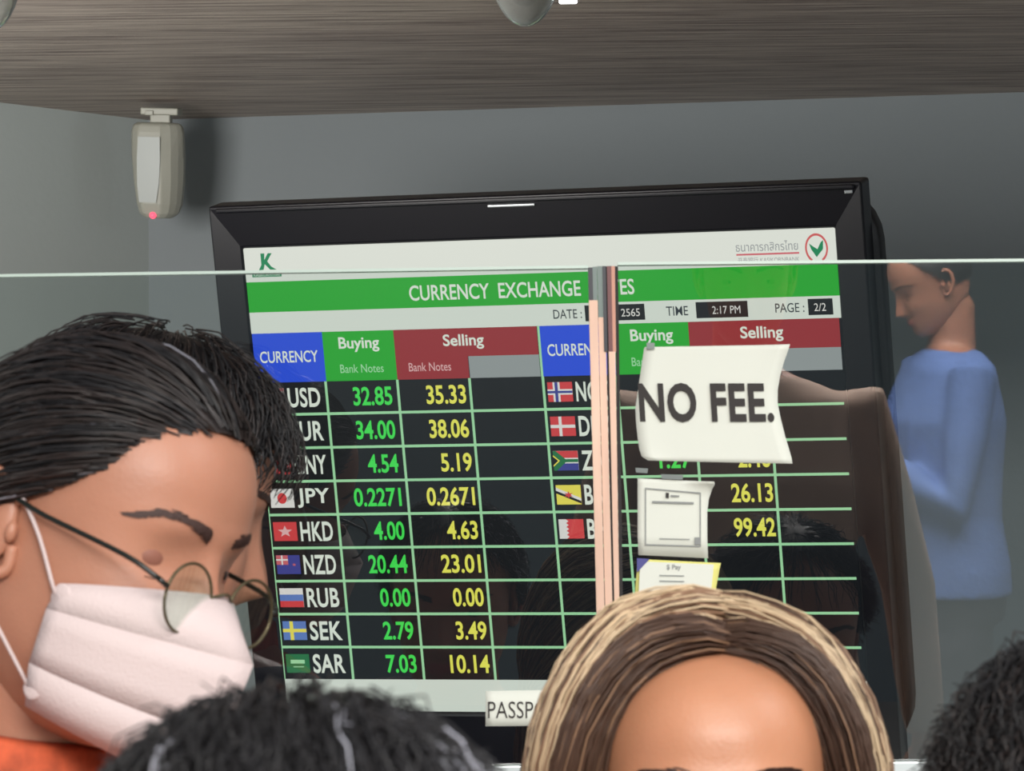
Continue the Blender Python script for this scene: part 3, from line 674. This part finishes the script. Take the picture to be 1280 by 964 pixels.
for q in range(2600):
    while True:
        d = Vector((random.gauss(0, 1), random.gauss(0, 1), random.gauss(0, 1))).normalized()
        if hairlineA(d) and d.z > -.4: break
    off = random.uniform(.0065, .011); P = []; T = random.uniform(.25, .6); fr = random.random() < .05
    for i in range(8):
        t = i / 7 * T; e = slerp(d, knot, t); P.append(hull(e, off + .004 * math.sin(math.pi * i / 7) + (.006 * i / 7 if fr else 0)) + jit(.0004))
    paths.append(P)
for q in range(700):                              # hairline fringe, the roots at the skin
    z = random.uniform(-.15, .85); lim = float(np.interp(z, [-.5, -.2, 0, .2, .4, .5, .56], [-.45, -.10, .28, .54, .72, .82, 1.0]))
    y = lim + random.uniform(-.02, .035); xx = 1 - y * y - z * z
    if xx <= 0: continue
    d = Vector((math.sqrt(xx) * random.choice((-1, 1)), y, z)); P = []
    for i in range(8): P.append(hull(slerp(d, knot, .45 * i / 7), +.003 + .007 * min(1, i / 2.5)) + jit(.0003))
    paths.append(P)
strands(ra, MA, paths, [m_hair_dk, m_hair_bk, m_hair_glint], lambda a, P: 2 if random.random() < .012 else (1 if random.random() < .4 else 0), .0008)
g = ball_geo(HC + Vector((0, -.115, -.035)), (.034, .026, .034), 20, 12); pydata('hair_bun', [MA @ Vector(p) for p in g[0]], g[1], m_hair_dk, ra, True)
cV = []; cF = []
for j, (zz, rr) in enumerate(((-.03, .092), (.0, .080), (.03, .070), (.055, .068), (.06, .064), (.03, .062))):
    for q in range(28):
        t = 2 * math.pi * q / 28; kA = HA.z / 1.57
        cV.append(Vector((rr * (1 + .02 * math.sin(q * 9)) * math.cos(t), -.028 + rr * math.sin(t), 1.40 * kA + zz - .012 * math.sin(t))))
cF = [(j * 28 + q, j * 28 + (q + 1) % 28, (j + 1) * 28 + (q + 1) % 28, (j + 1) * 28 + q) for j in range(5) for q in range(28)]
pydata('collar', cV, cF, m_orange, ra, True)
# glasses
m_frame = mat('gold_brown_metal', srgb(92, 84, 62), .3, .6); m_temple = mat('black_temple', srgb(22, 26, 22), .3)
m_lens = glass_mat('lens_glass', (.93, .97, .95, 1), 1.6)
gr = empty('eyeglasses'); gr.matrix_world = ra.matrix_world @ MA; tag(gr, 'thin round eyeglasses with black temples worn by the masked woman', 'eyeglasses')
rim_r = (.0235, .0215); LC = [Vector((sx * .0335, .104, -.020)) for sx in (-1, 1)]
for c, sx in zip(LC, (-1, 1)):
    f = lambda t, k=1: c + Vector((rim_r[0] * k * math.cos(t), -abs(rim_r[0] * math.cos(t) + sx * .0335) * .0, rim_r[1] * k * math.sin(t)))
    tube('rim', [f(2 * math.pi * i / 40) for i in range(41)], .0010, m_frame, gr, 8)
    V = [f(2 * math.pi * i / 40, .97) for i in range(40)]; V2 = [p + Vector((0, -.0012, 0)) for p in V]
    pydata('lens', V + V2, [tuple(range(40)), tuple(range(79, 39, -1))] + [(i, 40 + i, 40 + (i + 1) % 40, (i + 1) % 40) for i in range(40)], m_lens, gr)
    h = c + Vector((sx * .0235, 0, .004))
    tube('hinge', [h, h + Vector((sx * .007, -.002, .003))], .0018, m_temple, gr)
    P = catmull([h + Vector((sx * .007, -.002, .003)), Vector((sx * .0735, .080, -.004)), Vector((sx * .081, .020, .008)), Vector((sx * .083, -.015, .016)), Vector((sx * .081, -.035, .004)), Vector((sx * .078, -.045, -.015))], 5)
    tube('temple', P, .0017, m_temple, gr)
    tube('nose_pad_arm', [c + Vector((-sx * .022, 0, 0)), c + Vector((-sx * .021, -.008, -.004))], .0006, m_frame, gr)
    v, f2 = ball_geo(c + Vector((-sx * .0205, -.009, -.005)), (.0015, .003, .005), 10, 8); pydata('nose_pad', v, f2, m_lens, gr, True)
tube('bridge', catmull([LC[0] + Vector((.0225, 0, .004)), Vector((0, .108, -.012)), LC[1] + Vector((-.0225, 0, .004))], 6), .0010, m_frame, gr)
# mask
m_mask = mat('mask_fabric', srgb(206, 188, 186), .8, bump=.3, bscale=500)
mr = empty('face_mask'); mr.matrix_world = ra.matrix_world @ MA; tag(mr, 'white folded face mask with ear loops covering the woman\'s nose and mouth', 'face mask')
def mask_row(half, zc, yfront, zside, yside, n=25, peak=1.35):
    out = []
    for i in range(n):
        u = -1 + 2 * i / (n - 1); a = abs(u)
        out.append(Vector((half * math.sin(u * math.pi / 2) * (1 if a < 1 else 1), yside + (yfront - yside) * (1 - a ** peak), zc + (zside - zc) * a ** 1.2)))
    return out
MR = {0: mask_row(.068, -.014, .1040, -.030, .034, peak=1.5), 1: mask_row(.070, -.032, .121, -.037, .034, peak=1.25), 2: mask_row(.073, -.050, .138, -.046, .033, peak=1.1),
      5: mask_row(.070, -.098, .130, -.080, .028, peak=1.15), 6: mask_row(.064, -.118, .110, -.094, .026, peak=1.4), 7: mask_row(.058, -.128, .088, -.106, .024, peak=1.7)}
MR[3] = [a.lerp(b, .33) for a, b in zip(MR[2], MR[5])]; MR[4] = [a.lerp(b, .67) for a, b in zip(MR[2], MR[5])]
MR = [MR[i] for i in range(8)]
def panel(name, rws):
    V = [p for r_ in rws for p in r_]; n = 25; F = [(j * n + i, (j + 1) * n + i, (j + 1) * n + i + 1, j * n + i + 1) for j in range(len(rws) - 1) for i in range(n - 1)]
    o = pydata(name, V, F, m_mask, mr, True); s = o.modifiers.new('s', 'SOLIDIFY'); s.thickness = .0012; return o
panel('upper_panel', MR[0:3]); panel('middle_panel', MR[2:6]); panel('lower_panel', MR[5:8])
for q in (MR[2], MR[5]): tube('fold_seam', [p + Vector((0, .0006, 0)) for p in q], .0007, m_mask, mr, 6)
for sx, i in ((-1, 0), (1, 24)):
    a = MR[1][i]; b = MR[6][i]
    for c in (a, b):
        v, f = ball_geo(c + Vector((-sx * .0005, .004, .0)), (.0016, .0075, .0080), 18, 10); pydata('corner_lobe', v, f, m_mask, mr, True)
    tube('ear_loop', catmull([a, Vector((sx * .079, .012, .002)), Vector((sx * .085, -.016, .028)), Vector((sx * .085, -.034, .012)), Vector((sx * .083, -.034, -.010)), Vector((sx * .079, -.015, -.045)), b], 5), .0013, m_mask, mr, 6)

# person B behind A: dark haired, face hidden
HBp = at(172, 630, 3.02)
rb, MB_ = person('person with thick dark hair standing behind the masked woman, face mostly hidden', HBp, -78, 14, m_skinA, m_navycloth, m_navycloth, bodyyaw=-25)
face_bits(rb, MB_, skin=m_skinA)
def lineB(d): return d.y < float(np.interp(d.z, [-.6, -.3, 0, .25, .5], [.0, .30, .5, .85, 1.1])) and d.z > -.75
shell(rb, MB_, m_hair_bk, lineB, .014)
paths = []
for q in range(2600):
    while True:
        d = jit(1).normalized()
        if lineB(d): break
    P = []; off = random.uniform(.012, .022); dn = Vector((d.x * 1.2, d.y * .9, -.7)).normalized(); T = random.uniform(.15, .35)
    for i in range(7): P.append(hull(slerp(d, dn, T * i / 6), off + .006 * math.sin(math.pi * i / 6)) + jit(.0008))
    paths.append(P)
strands(rb, MB_, paths, [m_hair_bk, m_hair_dk, m_hair_glint], lambda a, P: 2 if random.random() < .02 and P[0].z > .08 else (a % 2), .0008)

# person W: woman with highlighted hair facing the camera
m_cream = mat('cream_cloth', srgb(200, 190, 175), .8)
HWp = at(899, 1032, 2.45) + Vector((0, .08, 0))
rw, MW = person('woman with long parted brown and blond highlighted hair facing the camera', HWp, 180, -4, m_skinW, m_cream, m_navycloth)
face_bits(rw, MW, skin=m_skinW)
def lineW(d): return d.y < float(np.interp(d.z, [-.6, -.2, .1, .35, .6, .8, .95], [.35, .55, .66, .66, .60, .50, .34]))
shell(rw, MW, m_hair_br, lambda d: lineW(d) and (d.z > -.5 or d.y < .2), .003)
paths = []; typ = []
for q in range(5200):
    side = random.choice((-1, 1)); al = R(random.uniform(52, 165)) if q > 1500 else R(random.uniform(50, 75)); lay = random.random() ** .8
    s0 = Vector((side * random.uniform(-.06, .12) - .06, math.cos(al), math.sin(al))); yb = np.interp(math.degrees(al), [50, 75, 110, 165], [.62, .42, .05, -.7])
    e0 = Vector((side * .95, yb + random.gauss(0, .03), -.30)); P = []
    for i in range(11):
        t = i / 10; d = slerp(s0, e0, t); d = (d + Vector((side * .10, 0, .17)) * math.sin(math.pi * min(1, t * 1.15)) * max(0, min(1, (80 - math.degrees(al)) / 22))).normalized(); off = .002 + (.012 + (.012 * math.exp(-6 * t) if al > R(64) else 0)) * lay + (.022 if side > 0 else .015) * min(1, t * 3.2) ** .7 * (.15 + .85 * lay) + .010 * lay * t ** 1.5
        p = hull(d, off); P.append(p + jit(.0006))
    l = P[-1].copy()
    for i in range(1, 6):
        P.append(l + Vector((side * .004 * i * (lay - .3), -.003 * i, -.036 * i)) + jit(.001))
    paths.append(P); typ.append((lay, math.degrees(al), side))
def pickW(a, P):  # dark inner layer: hair colour with some shading painted in
    lay, al, sd = typ[a]; c = random.random()
    if lay > .60 and al > 62: return 2 if c < .50 else (1 if c < .88 else 0)
    if lay > .35 and al > 62: return 1 if c < .45 else (2 if c < .55 else 0)
    return 0 if c < .9 else 1
strands(rw, MW, paths, [m_hair_br, m_hair_md, m_hair_bl], pickW, .0008)

# person E: dark head low in front, seen from behind
def dark_head(label, px, py, Y, yaw, n, mats, frizz, gchance, mt):
    h = at(px, py, Y); r_, M_ = person(label, h, yaw, 6, m_skinA, mt, m_navycloth)
    face_bits(r_, M_, skin=m_skinA)
    ln = lambda d: d.y < float(np.interp(d.z, [-.6, -.3, 0, .3, .6], [-.2, -.05, .2, .45, .62])) and d.z > -.7
    shell(r_, M_, mats[0], ln, .010)
    paths = []
    for q in range(n):
        while True:
            d = jit(1).normalized()
            if ln(d): break
        P = []; off = random.uniform(.006, .016); dn = Vector((d.x * 1.2, d.y - .5, -.8)).normalized(); T = random.uniform(.12, .35)
        for i in range(7): P.append(hull(slerp(d, dn, T * i / 6), off + (frizz * random.random() * i / 6)) + jit(.0012))
        paths.append(P)
    strands(r_, M_, paths, mats, lambda a, P: 1 if random.random() < gchance(P[3]) else 0, .0008)
    return r_, M_
dark_head('person with short black hair seen from behind at the bottom centre, out of focus', 372, 1325, 1.45, 8, 3400, [m_hair_bk, m_hair_glint], .012, lambda p: .13 if p.x > .045 else .01, m_navycloth)  # painted sheen: more grey strands on one side
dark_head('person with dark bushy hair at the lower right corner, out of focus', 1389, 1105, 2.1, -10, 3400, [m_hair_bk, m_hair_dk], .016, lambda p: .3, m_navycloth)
# people behind the camera, seen in the glass as reflections
m_brown = mat('brown_jacket', srgb(178, 150, 132), .8, noise=.1, nscale=8); m_blue = mat('blue_shirt', srgb(92, 120, 180), .8); m_blk = mat('black_trousers', srgb(40, 40, 46), .8)
rp, MP = person('person in a brown jacket standing beside the camera, mirrored in the right glass', (.41, -.36, 1.75), 0, 4, m_skinA, m_brown, m_brown, arms=[((.285, -.03, 1.08), (.31, .02, .84))] * 2, female=False, wide=1.12)
face_bits(rp, MP, skin=m_skinA); shell(rp, MP, m_hair_bk, lambda d: d.y < float(np.interp(d.z, [-.3, 0, .3, .6], [-.05, .2, .45, .62])) and d.z > -.5, .010)
rq, MQ = person('person in a light blue shirt standing farther back, mirrored at the right of the glass', (1.04, -3.3, 1.66), 78, 22, m_skinA, m_blue, m_blk, arms=[((.22, .04, 1.06), (.10, .24, 1.18))] * 2, female=False)
face_bits(rq, MQ, skin=m_skinA); shell(rq, MQ, m_hair_bk, lambda d: d.y < float(np.interp(d.z, [-.3, 0, .3, .6], [-.05, .2, .45, .62])) and d.z > -.5, .010)
